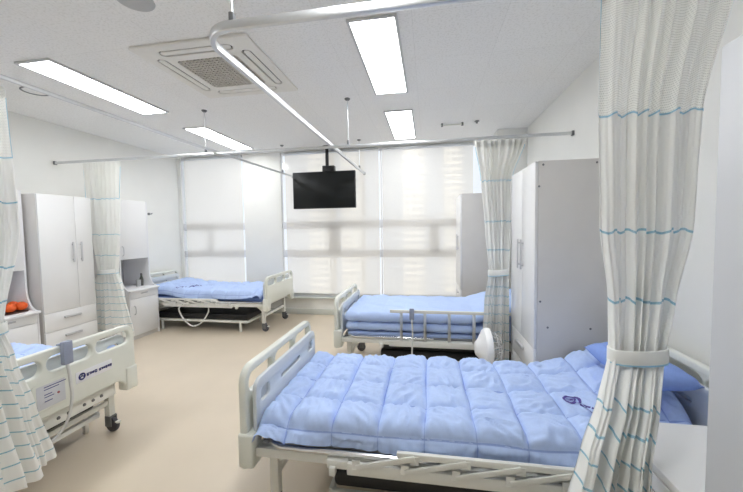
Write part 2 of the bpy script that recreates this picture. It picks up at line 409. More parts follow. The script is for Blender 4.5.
for x in (-2.5, -.83):
    r = MB().tube([(x, 3.49, ZR), (x, 3.49, ZC)], .006, 8).build('drop_rod', 'alu', t)
    MB().lathe([(0, 0), (.012, 0), (.028, .012), (.03, .022), (0, .022)], T(x, 3.49, ZC - .022), 16).build('ceiling_cap', 'greymetal', r)
    MB().box(x - .01, x + .01, 3.48, 3.50, ZR - .024, ZR + .02, .003).build('rod_clamp', 'greymetal', r)
t = thing('curtain_rail', 'thin curtain rail running along the left beds, from the left edge to behind the television', 'curtain rail', (0, 0, 0))
MB().sweep([(-2.46, .2, ZR), (-2.45, 3, ZR), (-2.36, 4.6, ZR), (-2.3, 5.49, ZR)], rprof(.018, .026, .004, 2)).build('track', 'alu', t)
drop_rod(t, -2.325, 5.15); drop_rod(t, -2.455, .9)
MB().box(-2.315, -2.285, 5.48, 5.50, ZR - .018, ZR + .018, .004).build('end_cap', 'greymetal', t)
# ------------------------------------------------------------------ television
t = thing('television', 'black flat television hanging from the ceiling in front of the windows', 'television', (-1.68, 5.3, 1.845))
MB().box(-.53, .53, -.02, .035, 0, .60, .006).build('bezel', 'tvblack', t)
MB().box(-.518, .518, -.0235, -.018, .016, .588, .001).build('screen', 'screen', t)
MB().box(-.25, .25, .03, .075, .12, .5, .01).build('rear_housing', 'tvblack', t)
mo = MB().tube([(.04, .075, .62), (.04, .075, ZC - 1.845)], .028, 16).build('mount_pole', 'tvblack', t)
MB().box(-.03, .17, .02, .13, .60, .70, .008).build('mount_box', 'tvblack', mo)
MB().lathe([(0, -.02), (.06, -.02), (.075, 0)], T(.04, .075, ZC - 1.845), 20).build('ceiling_plate', 'tvblack', mo)
# ------------------------------------------------------------------ beds
def board_meshes():
    hw = .465
    out = arc(hw - .085, .828 - .085, .085, 0, 90, 8) + arc(-hw + .085, .743, .085, 90, 180, 8)
    out += [(-hw, .325)] + arc(-hw + .075, .335, .01, 180, 360, 1)[1:] + [(-.375, .37)] + arc(-.30, .36, .07, 180, 90, 5) + arc(.30, .36, .07, 90, 0, 5) + [(.375, .37), (.385, .325), (hw, .325)]
    # clean outline: drop near-duplicate points
    o2 = []
    for p in out:
        if not o2 or (p[0] - o2[-1][0]) ** 2 + (p[1] - o2[-1][1]) ** 2 > 4e-6: o2.append(p)
    holes = [rrect(-.425, -.165, .69, .785, .042), rrect(-.135, .135, .69, .785, .042), rrect(.165, .425, .69, .785, .042)]
    shell = MB().plate(o2, holes, .040, .011, T(.004, 0, 0) @ YZ).mesh('footboard', 'cream')
    inn = arc(.435 - .06, .757 - .06, .06, 0, 90, 6) + arc(-.435 + .06, .757 - .06, .06, 90, 180, 6) + [(-.435, .46), (.435, .46)]
    hol = [rrect(-.14, .14, .645, .672, .012), rrect(-.385, -.29, .63, .695, .02), rrect(.29, .385, .63, .695, .02)]
    panel = MB().plate(inn, hol, .022, .006, T(.052, 0, 0) @ YZ).mesh('inner_panel', 'inner')
    back = MB().box(.022, .044, -.40, .40, .46, .68, .003).mesh('panel_backing', 'inner')
    bump = MB().box(-.026, .056, -.05, .05, -.10, .075, .014, seg=3).mesh('corner_bumper', 'cream')
    return shell, panel, back, bump
BOARD = board_meshes()
def add_board(root, name, x, flip):
    shell, panel, back, bump = BOARD
    o = link(name, shell, root); o.location = (x, 0, 0)
    if flip: o.rotation_euler = (0, 0, PI)
    link('inner_panel', panel, o); link('panel_backing', back, o)
    for s in (-1, 1):
        c = link('corner_bumper', bump, o); c.location = (.002, s * .425, .43)
    return o
def leg_mesh():
    mb = MB().box(-.023, .023, -.023, .023, .12, .40, .005)
    mb.plate([(0, .385), (.11, .385), (0, .29)], [], .012, .002, T(.02, 0, 0) @ XZ)
    return mb.mesh('leg', 'white_metal')
LEG = leg_mesh()
WHEEL = MB().lathe([(0, -.016), (.034, -.016), (.048, -.013), (.052, -.006), (.052, .006), (.048, .013), (.034, .016), (0, .016)], T(-.022, 0, .052) @ Matrix.Rotation(PI / 2, 4, 'X'), 24).mesh('caster_wheel', 'rubber')
fk = MB().box(-.035, .02, -.026, -.019, .045, .125, .004).box(-.035, .02, .019, .026, .045, .125, .004).box(-.03, .02, -.026, .026, .11, .125, .004)
FORK = fk.mesh('caster_fork', 'greymetal')
PEDAL = MB().box(-.085, -.03, -.014, .014, .07, .086, .005).mesh('brake_pedal', 'white_metal')
def rail_part(root, side, raised):
    y = side * .478
    a, c = (y - .011, y + .011)
    if raised:
        mb = MB().box(.54, 1.72, a, c, .698, .728, .006).box(.53, 1.66, a, c, .375, .43, .004)
    else:
        mb = MB().box(.76, 1.87, a, c, .470, .500, .006).box(.53, 1.66, a, c, .370, .425, .004)
    r = mb.build('side_rail', 'white_metal', root)
    for k in range(5):
        x0 = .575 + k * .222
        if raised: p = MB().box(x0 + .06, x0 + .088, a - .004 * side, c - .004 * side, .40, .71, .003).build('rail_post', 'alu', r)
        else:
            p = MB()
            p.sweep([(x0, y + side * .014, .415), (x0 + .265, y + side * .014, .482)], rprof(.010, .024, .002))
            p.box(x0 - .018, x0 + .018, y - .013, y + side * .02 + .005, .405, .447, .004).box(x0 + .247, x0 + .283, y - .013, y + side * .02 + .005, .455, .490, .004)
            p.build('rail_post', 'white_metal', r)
    MB().box(.43, .53, min(y, y - side * .04), max(y, y - side * .04) , .385, .425, .005).box(.445, .475, y - .018, y + .018, .36, .40, .004).build('rail_clamp', 'white_metal', r)
def hospital_bed(loc, rz, label, raised_side=None):
    root = thing('hospital_bed', label, 'bed', loc, rz, 'ward beds')
    add_board(root, 'footboard', 0, False); add_board(root, 'headboard', 2.2, True)
    f = MB()
    for s in (-1, 1): f.box(.06, 2.14, s * .435 - .018, s * .435 + .018, .385, .43, .004)
    for x in (.075, .11, .75, 1.4, 2.05, 2.12): f.box(x - .018, x + .018, -.435, .435, .385, .43, .004)
    f.build('bed_frame', 'white_metal', root)
    for x in (.11, 2.03): MB().box(x - .015, x + .015, -.345, .345, .21, .245, .004).build('cross_tube', 'white_metal', root)
    MB().box(.08, 2.13, -.415, .415, .432, .448, .003).build('mattress_deck', 'deck', root)
    u = [(.95, -.452, .447), (.5, -.452, .447), (.25, -.452, .447)] + [(x, y, .447) for x, y in arc(.22, -.312, .14, 270, 180, 10)] + [(x, y, .447) for x, y in arc(.22, .312, .14, 180, 90, 10)] + [(.25, .452, .447), (.5, .452, .447), (.95, .452, .447)]
    MB().tube(u, .013, 10).build('chrome_mattress_rail', 'chrome', root)
    for x in (.11, 2.03):
        for s in (-1, 1):
            l = link('leg', LEG, root); l.location = (x, s * .345, 0)
            if x > 1: l.rotation_euler = (0, 0, PI)
            for me in (WHEEL, FORK, PEDAL): link(me.name.split('.')[0], me, l)
    for s in (-1, 1): rail_part(root, s, raised_side == s)
    return root
XFR = -.905
B1 = hospital_bed((XFR, 1.92, 0), 0, 'large white hospital bed in the foreground at right, under the quilted blue comforter')
B2 = hospital_bed((XFR, 3.60, 0), 0, 'white hospital bed by the right windows with its near side rail raised', -1)
B3 = hospital_bed((-2.30, 4.885, 0), PI, 'white hospital bed in the far left corner under the narrow window')
B4 = hospital_bed((-2.27, 1.735, 0), PI, 'white hospital bed at the left edge whose footboard carries a name label')
# ------------------------------------------------------------------ bedding
def rr_ring(y0, y1, z0, z1, r, step=.02):
    pts = rrect(y0, y1, z0, z1, r, 5); out = []
    for i, p in enumerate(pts):
        q = pts[(i + 1) % len(pts)]; d = math.hypot(q[0] - p[0], q[1] - p[1]); n = max(1, int(d / step + .5))
        for k in range(n): out.append((p[0] + (q[0] - p[0]) * k / n, p[1] + (q[1] - p[1]) * k / n))
    return out
def nz(x, y, z=0, sc=1): return noise.noise(Vector((x * sc, y * sc, z * sc)))
def slab(x0, x1, y0, y1, z0, z1, r, disp=None, step=.02):
    mb = MB(); L = x1 - x0; n = max(4, int(L / step)); ring = rr_ring(y0, y1, z0, z1, r, step); cy, cz = (y0 + y1) / 2, (z0 + z1) / 2
    st = []
    for k in range(7): a = PI / 2 * k / 6; st.append((x0 + r * (1 - math.sin(a)), r * (1 - math.cos(a))))
    st = [(x0 + r * (1 - math.cos(PI / 2 * k / 6)), r * (1 - math.sin(PI / 2 * k / 6))) for k in range(7)]
    mid = [(x0 + r + (L - 2 * r) * k / n, 0) for k in range(1, n)]
    en = [(x0 + x1 - a, b) for a, b in st[::-1]]
    rings = []
    for x, ins in st + mid + en:
        row = []
        for y, z in ring:
            yy = cy + (y - cy) * (1 - ins / max(.01, abs(y1 - y0) / 2)); zz = cz + (z - cz) * (1 - ins / max(.01, abs(z1 - z0) / 2) * .98)
            p = Vector((x, yy, zz))
            if disp: p = disp(p, y, z)
            row.append(mb.bm.verts.new(p))
        rings.append(row)
    m = len(ring)
    for a, b in zip(rings, rings[1:]):
        for j in range(m): mb.bm.faces.new((a[j], a[(j + 1) % m], b[(j + 1) % m], b[j]))
    mb.bm.faces.new(rings[0][::-1]); mb.bm.faces.new(rings[-1])
    return mb
mm = slab(.11, 2.05, -.392, .392, .4495, .512, .03, step=.05).mesh('mattress', 'pillow_blue')
for B in (B1, B3, B4): link('mattress', mm, B)
slab(.11, 2.11, -.425, .425, .4495, .488, .016, step=.05).build('mattress', 'bed_blue', B2)
Q = .222
def quilt(s, t, h=.030, seed=0):
    s += .010 * nz(s, t, 3 + seed, 4); t += .010 * nz(s, t, 7 + seed, 4)
    a = abs(math.sin(PI * s / Q)); b = abs(math.sin(PI * t / Q))
    p = h * (a ** .26) * (b ** .26) - .007 * math.exp(-(min(a, b) / .10) ** 2)
    k = min(1, min(a, b) * 2.5 + .15)
    ws, wt = s + .05 * nz(s, t, seed + 20, 6), t + .05 * nz(s, t, seed + 30, 6)
    cell = noise.cell(Vector((math.floor(s / Q) + .5, math.floor(t / Q) + .5, seed)))
    an = cell * 3.1; u = ws * math.cos(an) + wt * math.sin(an); v = wt * math.cos(an) - ws * math.sin(an)
    r1 = 1 - abs(nz(u * 3.2, v, seed, 7.5)) * 2
    r2 = 1 - abs(nz(u * 2.4 + 3, v, seed, 13)) * 2
    return p + k * (.0150 * r1 + .0085 * r2) + .008 * nz(s, t, seed, 5)
def comforter_fn(x0, x1, hw, drop, ztop, bump, seed):
    R = .06
    def f(s, t, lift=0):
        a = abs(t); sg = 1 if t >= 0 else -1
        flat = hw - R
        z = ztop + bump(s, t)
        if a <= flat: y, dz, ny, nzv = a, 0, 0, 1
        else:
            fl = .36 + .64 * sm((s - x0) / .45)
            q = (a - flat) / R; qm = PI / 2 * fl
            if q < qm: y, dz, ny, nzv = flat + R * math.sin(q), -R * (1 - math.cos(q)), math.sin(q), math.cos(q)
            else:
                e2 = a - flat - R * qm
                y, dz, ny, nzv = flat + R * math.sin(qm) + e2 * math.cos(qm) + .010 * math.sin(s * 9 + seed) * fl, -R * (1 - math.cos(qm)) - e2 * math.sin(qm), math.sin(qm), math.cos(qm)
        h = quilt(s, t, .025, seed) + lift
        # the end hems round off
        e = min(s - x0, x1 - s); e = max(0, e)
        k = math.sqrt(max(0, 1 - (1 - min(1, e / .05)) ** 2))
        zz = z + dz - .022 * (1 - k) + nzv * (h * (.25 + .75 * k))
        # edge hems taper in thickness
        yy = y + ny * (h * .5)
        return Vector((s, sg * yy, zz))
    tm = hw - R + R * PI / 2 + drop
    return f, tm
M['quilt_blue'] = None
def make_comforter(B, label, x0, x1, hw, drop, ztop, bump, seed=0, step=.0125, toff=None):
    f, tm = comforter_fn(x0, x1, hw, drop, ztop, bump, seed)
    nx = int((x1 - x0) / step); ny = int(2 * tm / step); mb = MB()
    top = [[mb.bm.verts.new(f(x0 + (x1 - x0) * i / nx, -tm + 2 * tm * j / ny)) for j in range(ny + 1)] for i in range(nx + 1)]
    bot = []
    for i in range(nx + 1):
        row = []
        for j in range(ny + 1):
            s, t = x0 + (x1 - x0) * i / nx, -tm + 2 * tm * j / ny
            p = f(s, t); q = f(s, t * .97)
            d = .022
            if abs(t) > hw: row.append(mb.bm.verts.new((p.x, p.y - math.copysign(d, p.y), p.z)))
            else: row.append(mb.bm.verts.new((p.x, p.y, p.z - d)))
        bot.append(row)
    F = mb.bm.faces.new
    for i in range(nx):
        for j in range(ny):
            F((top[i][j], top[i + 1][j], top[i + 1][j + 1], top[i][j + 1])); F((bot[i][j + 1], bot[i + 1][j + 1], bot[i + 1][j], bot[i][j]))
    for i in range(nx):
        F((top[i][0], bot[i][0], bot[i + 1][0], top[i + 1][0])); F((top[i][ny], top[i + 1][ny], bot[i + 1][ny], bot[i][ny]))
    for j in range(ny):
        F((top[0][j], top[0][j + 1], bot[0][j + 1], bot[0][j])); F((top[nx][j], bot[nx][j], bot[nx][j + 1], top[nx][j + 1]))
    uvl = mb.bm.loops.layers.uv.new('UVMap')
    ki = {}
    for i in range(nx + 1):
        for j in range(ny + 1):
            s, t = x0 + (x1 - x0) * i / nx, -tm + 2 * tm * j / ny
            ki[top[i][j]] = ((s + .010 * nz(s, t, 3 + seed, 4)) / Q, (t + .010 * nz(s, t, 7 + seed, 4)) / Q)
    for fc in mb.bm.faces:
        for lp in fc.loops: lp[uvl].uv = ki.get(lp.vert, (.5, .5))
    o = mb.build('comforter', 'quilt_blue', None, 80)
    o.location = B.location; o.rotation_euler = B.rotation_euler
    tag(o, label, 'comforter', 'blue comforters'); return o, f
# ink glyphs: each a list of strokes in a unit cell
GL = [[(0, .9, 1, .9), (.5, .9, .5, .45), (0, .45, 1, .45), (.2, .2, .8, .2), (.2, .2, .2, 0), (.2, 0, .8, 0)],
      [(0, .9, .5, .9), (.5, .9, .5, .4), (.75, 1, .75, .1), (.75, .55, 1, .55), (.1, .2, .6, .2)],
      [(0, .95, 0, .5), (0, .5, .6, .5), (.6, .95, .6, .5), (0, .72, .6, .72), (.3, .5, .3, .25), (0, .25, 1, .25), (.85, 1, .85, .3)],
      [(0, .95, .6, .95), (.6, .95, 0, .5), (.85, 1, .85, .35), (.15, .3, .85, .3), (.15, .3, .15, 0), (.15, 0, .85, 0)],
      [(.1, .9, .5, .9), (.3, .9, .1, .55), (.3, .8, .5, .55), (.8, 1, .8, 0), (.55, .5, .8, .5), (.1, .25, .55, .25)]]
def strokes(n, x, y, h, gap=1.18):
    out = []
    for k in range(n):
        for a in GL[k % len(GL)]: out.append((x + h * (k * gap + a[0] * .9), y + h * a[1], x + h * (k * gap + a[2] * .9), y + h * a[3]))
    return out
def ring_strokes(cx, cy, r, n=20):
    p = [(cx + r * math.cos(2 * PI * k / n), cy + r * math.sin(2 * PI * k / n)) for k in range(n + 1)]
    return [p[k] + p[k + 1] for k in range(n)]
def ink(segs, w, fn, name, m, parent, sub=3):
    mb = MB()
    for x0, y0, x1, y1 in segs:
        dx, dy = x1 - x0, y1 - y0; L = math.hypot(dx, dy) or 1; nx, ny = -dy / L * w, dx / L * w; ex, ey = dx / L * w, dy / L * w
        x0 -= ex * .5; y0 -= ey * .5; dx += ex; dy += ey
        a = [mb.bm.verts.new(fn(x0 + dx * k / sub + nx, y0 + dy * k / sub + ny)) for k in range(sub + 1)]
        b = [mb.bm.verts.new(fn(x0 + dx * k / sub - nx, y0 + dy * k / sub - ny)) for k in range(sub + 1)]
        for k in range(sub): mb.bm.faces.new((b[k], b[k + 1], a[k + 1], a[k]))
    return mb.build(name, m, parent)
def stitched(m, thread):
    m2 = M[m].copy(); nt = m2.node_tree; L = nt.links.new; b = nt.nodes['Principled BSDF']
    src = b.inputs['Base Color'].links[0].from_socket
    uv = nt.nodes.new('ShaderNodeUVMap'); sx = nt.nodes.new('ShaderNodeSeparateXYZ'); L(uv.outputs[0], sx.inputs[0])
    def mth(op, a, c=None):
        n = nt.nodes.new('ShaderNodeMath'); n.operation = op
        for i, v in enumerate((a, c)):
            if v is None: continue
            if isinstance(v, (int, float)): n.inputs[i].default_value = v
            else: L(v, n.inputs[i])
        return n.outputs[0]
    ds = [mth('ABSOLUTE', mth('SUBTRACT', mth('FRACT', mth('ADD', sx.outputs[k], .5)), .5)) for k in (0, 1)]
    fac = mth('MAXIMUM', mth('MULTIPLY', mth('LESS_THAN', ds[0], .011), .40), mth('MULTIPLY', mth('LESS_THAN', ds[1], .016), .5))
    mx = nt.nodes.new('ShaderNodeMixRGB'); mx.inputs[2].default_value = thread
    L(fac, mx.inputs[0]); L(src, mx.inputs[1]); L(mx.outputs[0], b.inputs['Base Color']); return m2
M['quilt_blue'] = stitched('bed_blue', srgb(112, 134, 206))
def bump1(s, t):
    v = .085 * sm((s - 1.62) / .36) * sm((t + .30) / .22) + .03 * sm((t + .1) / .5) * sm((s - 1.45) / .5)
    return v + .012 * nz(s, t, 1, 2.2)
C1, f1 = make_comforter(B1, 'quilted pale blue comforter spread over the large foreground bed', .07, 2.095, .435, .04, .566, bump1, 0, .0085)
em = ring_strokes(0, 0, .055) + ring_strokes(0, 0, .047) + [(-.03, -.02, 0, .035), (0, .035, .03, -.02), (-.02, .0, .02, .0), (0, -.04, 0, .01)]
em += strokes(5, .075, -.026, .05)
rot = math.radians(-58); ca, sa = math.cos(rot), math.sin(rot)
ink(em, .0042, lambda u, v: f1(1.628 + .72 * (u * ca - v * sa), -.105 + .72 * (u * sa + v * ca), .004), 'printed_emblem', 'ink2', C1)
def bump3(s, t):
    return .035 * sm((s - 1.45) / .3) - .02 * sm((s - .1) / .6) * (1 - sm((s - 1.2) / .4)) + .015 * nz(s, t, 4, 2.2) - .02 * sm((.2 - s) / .2)
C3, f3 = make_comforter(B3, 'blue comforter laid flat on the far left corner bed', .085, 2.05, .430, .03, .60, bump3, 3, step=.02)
ink([(x0 - .2, y0, x1 - .2, y1) for x0, y0, x1, y1 in ring_strokes(0, 0, .04) + strokes(7, .06, -.022, .045)], .0045, lambda u, v: f3(1.42 - v - .55 * u * .55, .20 - u * .8, .004), 'printed_emblem', 'ink2', C3)
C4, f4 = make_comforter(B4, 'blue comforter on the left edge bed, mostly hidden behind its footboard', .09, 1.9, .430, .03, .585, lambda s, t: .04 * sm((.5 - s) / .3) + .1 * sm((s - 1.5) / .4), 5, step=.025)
# folded comforter of the window bed
def fold_disp(seed, amp, bumpf):
    def d(p, y, z):
        up = 1 if z > (zz0 + zz1) / 2 else 0
        w = amp * nz(p.x, p.y, seed, 7) + amp * .5 * nz(p.x, p.y, seed + 3, 16)
        q = (abs(math.sin(PI * p.x / Q))) ** .4 * .022
        sgn = (z - (zz0 + zz1) / 2) / (zz1 - zz0) * 2
        side = 1 if y > 0 else -1
        edge = min(1, max(0, abs(y) - .38) / .06)
        return Vector((p.x, p.y + side * edge * (q * .8 + w), p.z + sgn * (q * (.6 if sgn > 0 else .2) + w) + bumpf(p.x)))
    return d
t2 = thing('comforter', 'blue comforter folded in two thick layers on the window bed at right', 'comforter', B2.location, 0, 'blue comforters')
zz0, zz1 = .508, .572
slab(.095, 2.0, -.435, .43, zz0, zz1, .030, fold_disp(2, .008, lambda x: 0), .02).build('lower_fold', 'bed_blue', t2, 80)
zz0, zz1 = .590, .675
slab(.085, 1.95, -.44, .43, zz0, zz1, .04, fold_disp(9, .010, lambda x: .10 * sm((x - 1.25) / .45)), .02).build('upper_fold', 'bed_blue', t2, 80)
def pillow(B, x, z, lx, ly, h, label, tilt=0):
    mb = MB(); n = 24; g = {}
    for sgn in (1, -1):
        for i in range(n + 1):
            for j in range(n + 1):
                u, v = -1 + 2 * i / n, -1 + 2 * j / n
                edge = i in (0, n) or j in (0, n)
                if sgn == -1 and edge: g[sgn, i, j] = g[1, i, j]; continue
                hh = h / 2 * (max(0, 1 - u ** 4) ** .55) * (max(0, 1 - v ** 4) ** .55) + (0 if edge else .006 * nz(u * 2, v * 2, z * 3, 2))
                k = 1 - .05 * (1 - u * u) * v * v; k2 = 1 - .05 * (1 - v * v) * u * u
                g[sgn, i, j] = mb.bm.verts.new((u * lx / 2 * k2, v * ly / 2 * k, sgn * hh))
        for i in range(n):
            for j in range(n):
                q = [g[sgn, i, j], g[sgn, i + 1, j], g[sgn, i + 1, j + 1], g[sgn, i, j + 1]]
                mb.bm.faces.new(q if sgn == 1 else q[::-1])
    o = mb.build('pillow', 'pillow_blue', None, 80)
    o.matrix_world = Matrix.Translation(B.location) @ Matrix.Rotation(B.rotation_euler.z, 4, 'Z') @ T(x, 0, z) @ Matrix.Rotation(tilt, 4, 'Y')
    return tag(o, label, 'pillow', 'blue pillows')
pl = pillow(B1, 1.965, .775, .27, .52, .12, 'blue pillow lying against the headboard of the foreground bed, right of the near curtain', -.06)
pl.location.y -= .01
# ------------------------------------------------------------------ caregiver benches under the beds
def bench(x, y, label, lx=1.55, ly=.58):
    t = thing('caregiver_bench', label, 'bench', (x, y, 0), 0, 'low black benches under the beds')
    f = MB()
    for s in (-1, 1): f.box(-lx / 2, lx / 2, s * ly / 2 - .014, s * ly / 2 + .014, .135, .168, .004); f.box(s * lx / 2 - .014, s * lx / 2 + .014, -ly / 2, ly / 2, .135, .168, .004)
    f.build('bench_frame', 'white_metal', t)
    for sx in (-1, 1):
        for sy in (-1, 1):
            px, py = sx * (lx / 2 - .12), sy * (ly / 2)
            MB().box(px - .014, px + .014, py - .014, py + .014, 0, .14, .003).build('leg', 'white_metal', t)
    slab(-lx / 2 + .01, lx / 2 - .01, -ly / 2 + .012, ly / 2 - .012, .169, .262, .025, step=.06).build('cushion', 'vinyl', t)
bench(.275, 1.875, 'low black vinyl bench under the foreground right bed')
bench(.275, 3.605, 'low black vinyl bench under the window bed with the raised rail')
bench(-3.40, 4.76, 'low black vinyl bench under the far left corner bed')
bench(-3.195, 1.735, 'low black vinyl bench under the left edge bed with the name label')
# ------------------------------------------------------------------ bed accessories
# name label and control plate on the near left footboard (outer face looks along local -x)
fb = [c for c in B4.children if c.name.startswith('footboard')][0]
fb.location.z = -.028
def lab(parent, y0, y1, z0, z1, name, m, x=-.019):
    return MB().box(x, x + .0035, y0, y1, z0, z1, .001).build(name, m, parent)
yl = lambda Y: -(Y - 1.675)      # world Y -> local y of this turned bed
nl = lab(fb, yl(1.945), yl(1.695), .55, .622, 'name_label', 'sticker')
em = ring_strokes(0, 0, .021) + ring_strokes(0, 0, .016) + [(-.01, -.006, 0, .012), (0, .012, .01, -.006), (-.014, 0, .014, 0)] + strokes(4, .03, -.010, .017, 1.1) + strokes(6, .03 + .085, -.010, .0145, 1.1)
FX = lambda u, v: Vector((-.0202, yl(1.733) - u, .586 + v))
ink(em, .0026, FX, 'emblem_and_name', 'ink', nl, 1)
cp = MB().plate(rrect(yl(1.645), yl(1.45), .475, .645, .02), [], .008, .003, T(-.019, 0, 0) @ YZ).build('control_panel', 'cream', fb)
pp = MB().box(-.0245, -.022, yl(1.625), yl(1.47), .49, .63, .001).build('panel_sheet', 'panelpaper', cp)
ink([(.02, .10, .10, .10), (.02, .115, .14, .115), (.02, .07, .06, .07), (.02, .055, .07, .055), (.02, .03, .06, .03)], .0025, lambda u, v: Vector((-.0252, yl(1.49) - u, .50 + v)), 'printed_lines', 'ink', pp, 1)
MB().lathe([(0, .003), (.007, .003), (.007, 0)], T(-.0248, yl(1.585), .555) @ Matrix.Rotation(-PI / 2, 4, 'Y'), 14).build('red_button', 'red', pp)
# bolt plate below the footboard
pl = MB().box(.03, .045, -.33, .33, .30, .385, .004)
pl = pl.build('bolt_plate', 'white_metal', B4)
for y in (-.22, -.16, -.10, .0, .06, .15, .24):
    MB().lathe([(0, .006), (.009, .006), (.011, 0)], T(.0295, y, .34) @ Matrix.Rotation(-PI / 2, 4, 'Y'), 10).build('bolt', 'greymetal', pl)
def bez(p, n=12):
    out = []; p = [Vector(q) for q in p]; p = [2 * p[0] - p[1]] + p + [2 * p[-1] - p[-2]]
    for i in range(1, len(p) - 2):
        for k in range(n):
            t = k / n; a, b, c, d = p[i - 1:i + 3]
            out.append(.5 * ((2 * b) + (c - a) * t + (2 * a - 5 * b + 4 * c - d) * t * t + (3 * b - 3 * c + d - a) * t ** 3))
    out.append(p[-2]); return out
t = thing('hand_control', 'blue-grey hand control hooked over the footboard of the left edge bed', 'remote control', (-2.23, 1.69, .785))
MB().box(-.012, .022, -.028, .028, -.10, .045, .008).build('control_body', 'remote', t)
MB().box(-.055, .0, -.015, .015, .018, .026, .003).build('hook', 'remote', t)
MB().tube(bez([(.005, 0, -.095), (.02, .0, -.2), (.03, -.005, -.32), (.02, -.03, -.44), (.0, -.09, -.52), (-.03, -.22, -.55), (-.05, -.34, -.5)]), .009, 8).build('cable', 'cable', t)
t = thing('hand_control', 'grey hand control hanging on the raised side rail of the window bed', 'remote control', (-.155, 3.105, .725))
MB().box(-.022, .022, -.018, -.0005, -.085, .025, .006).build('control_body', 'remote', t)
MB().box(-.012, .012, -.016, .02, .006, .014, .002).build('hook', 'remote', t)
MB().tube(bez([(0, -.015, -.08), (.006, -.02, -.2), (0, -.03, -.4), (.0, -.03, -.6), (.05, .02, -.67), (.3, .1, -.69)]), .008, 8).build('cable', 'cable', t)
t = tag(MB().tube(bez([(-3.62, 4.372, .41), (-3.68, 4.37, .34), (-3.60, 4.36, .2), (-3.45, 4.35, .10), (-3.30, 4.36, .16), (-3.2, 4.37, .30), (-3.19, 4.372, .37)]), .010, 8).build('bed_cable', 'cable'), 'white control cable looping below the side rail of the far left corner bed', 'cord')  # control cable of the bed, not a power lead
# ------------------------------------------------------------------ wardrobes
def bar_handle(parent, x, y, z0, z1, nx):
    """vertical bar handle standing off a face whose normal is nx along x"""
    mb = MB().box(x + nx * .018 - .005, x + nx * .018 + .005, y - .009, y + .009, z0, z1, .004)
    for z in (z0 + .03, z1 - .03): mb.box(min(x, x + nx * .02), max(x, x + nx * .02), y - .006, y + .006, z - .006, z + .006, .002)
    return mb.build('handle', 'handle', parent)
def wardrobe(xb, xf, y0, y1, h, label, seam, nx, hz=(1.17, 1.40), mbody='lam', mside=None, mdoor='lam_door', caps=()):
    """xb wall side, xf front face, doors on the front"""
    t = thing('wardrobe', label, 'wardrobe', ((xb + xf) / 2, (y0 + y1) / 2, 0), 0, 'ward wardrobes')
    ox, oy = (xb + xf) / 2, (y0 + y1) / 2
    lo, hi = sorted((xb, xf - nx * .02))
    MB().box(lo - ox, hi - ox, y0 - oy, y1 - oy, .0, h, .004).build('carcass', mside or mbody, t)
    dz = .64; f0, f1 = sorted((xf - nx * .019, xf))
    def panel(name, a, b2, z0, z1): return MB().box(f0 - ox, f1 - ox, a - oy + .0015, b2 - oy - .0015, z0, z1, .0025).build(name, mdoor, t)
    d1 = panel('door', y0, seam, dz + .003, h - .003); d2 = panel('door', seam, y1, dz + .003, h - .003)
    bar_handle(d1, xf - ox, seam - oy - .045, hz[0], hz[1], nx); bar_handle(d2, xf - ox, seam - oy + .045, hz[0], hz[1], nx)
    for a, b2 in ((.438, dz), (.08, .435)):
        dr = panel('drawer', y0, y1, a, b2)
        ym = (y0 + y1) / 2 - oy
        mb = MB().box(min(xf, xf + nx * .02) - ox, max(xf, xf + nx * .02) - ox, ym - .09, ym + .09, b2 - .085, b2 - .06, .005); mb.build('handle', 'handle', dr)
    MB().box(f0 - ox, f1 - ox - nx * .0, y0 - oy, y1 - oy, 0, .077, .002).build('plinth', mbody, t)
    for (cx_, cz_) in caps:
        MB().lathe([(0, .003), (.0055, .003), (.0075, 0)], T(cx_ - ox, y0 - oy, cz_) @ Matrix.Rotation(PI / 2, 4, 'X'), 12).build('screw_cap', 'greymetal', t)
    return t
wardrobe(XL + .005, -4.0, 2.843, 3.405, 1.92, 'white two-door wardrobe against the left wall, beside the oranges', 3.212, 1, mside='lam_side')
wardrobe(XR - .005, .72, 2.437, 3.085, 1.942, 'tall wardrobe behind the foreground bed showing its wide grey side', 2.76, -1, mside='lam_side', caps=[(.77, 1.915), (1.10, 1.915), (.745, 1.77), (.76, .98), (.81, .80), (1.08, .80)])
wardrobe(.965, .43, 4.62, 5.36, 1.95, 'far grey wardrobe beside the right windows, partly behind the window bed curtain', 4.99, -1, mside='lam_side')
wardrobe(XR - .005, .712, .22, .975, 1.935, 'pale wardrobe filling the right edge closest to the camera', .60, -1, mside='lam_fg', mdoor='lam_fg', hz=(1.05, 1.28))
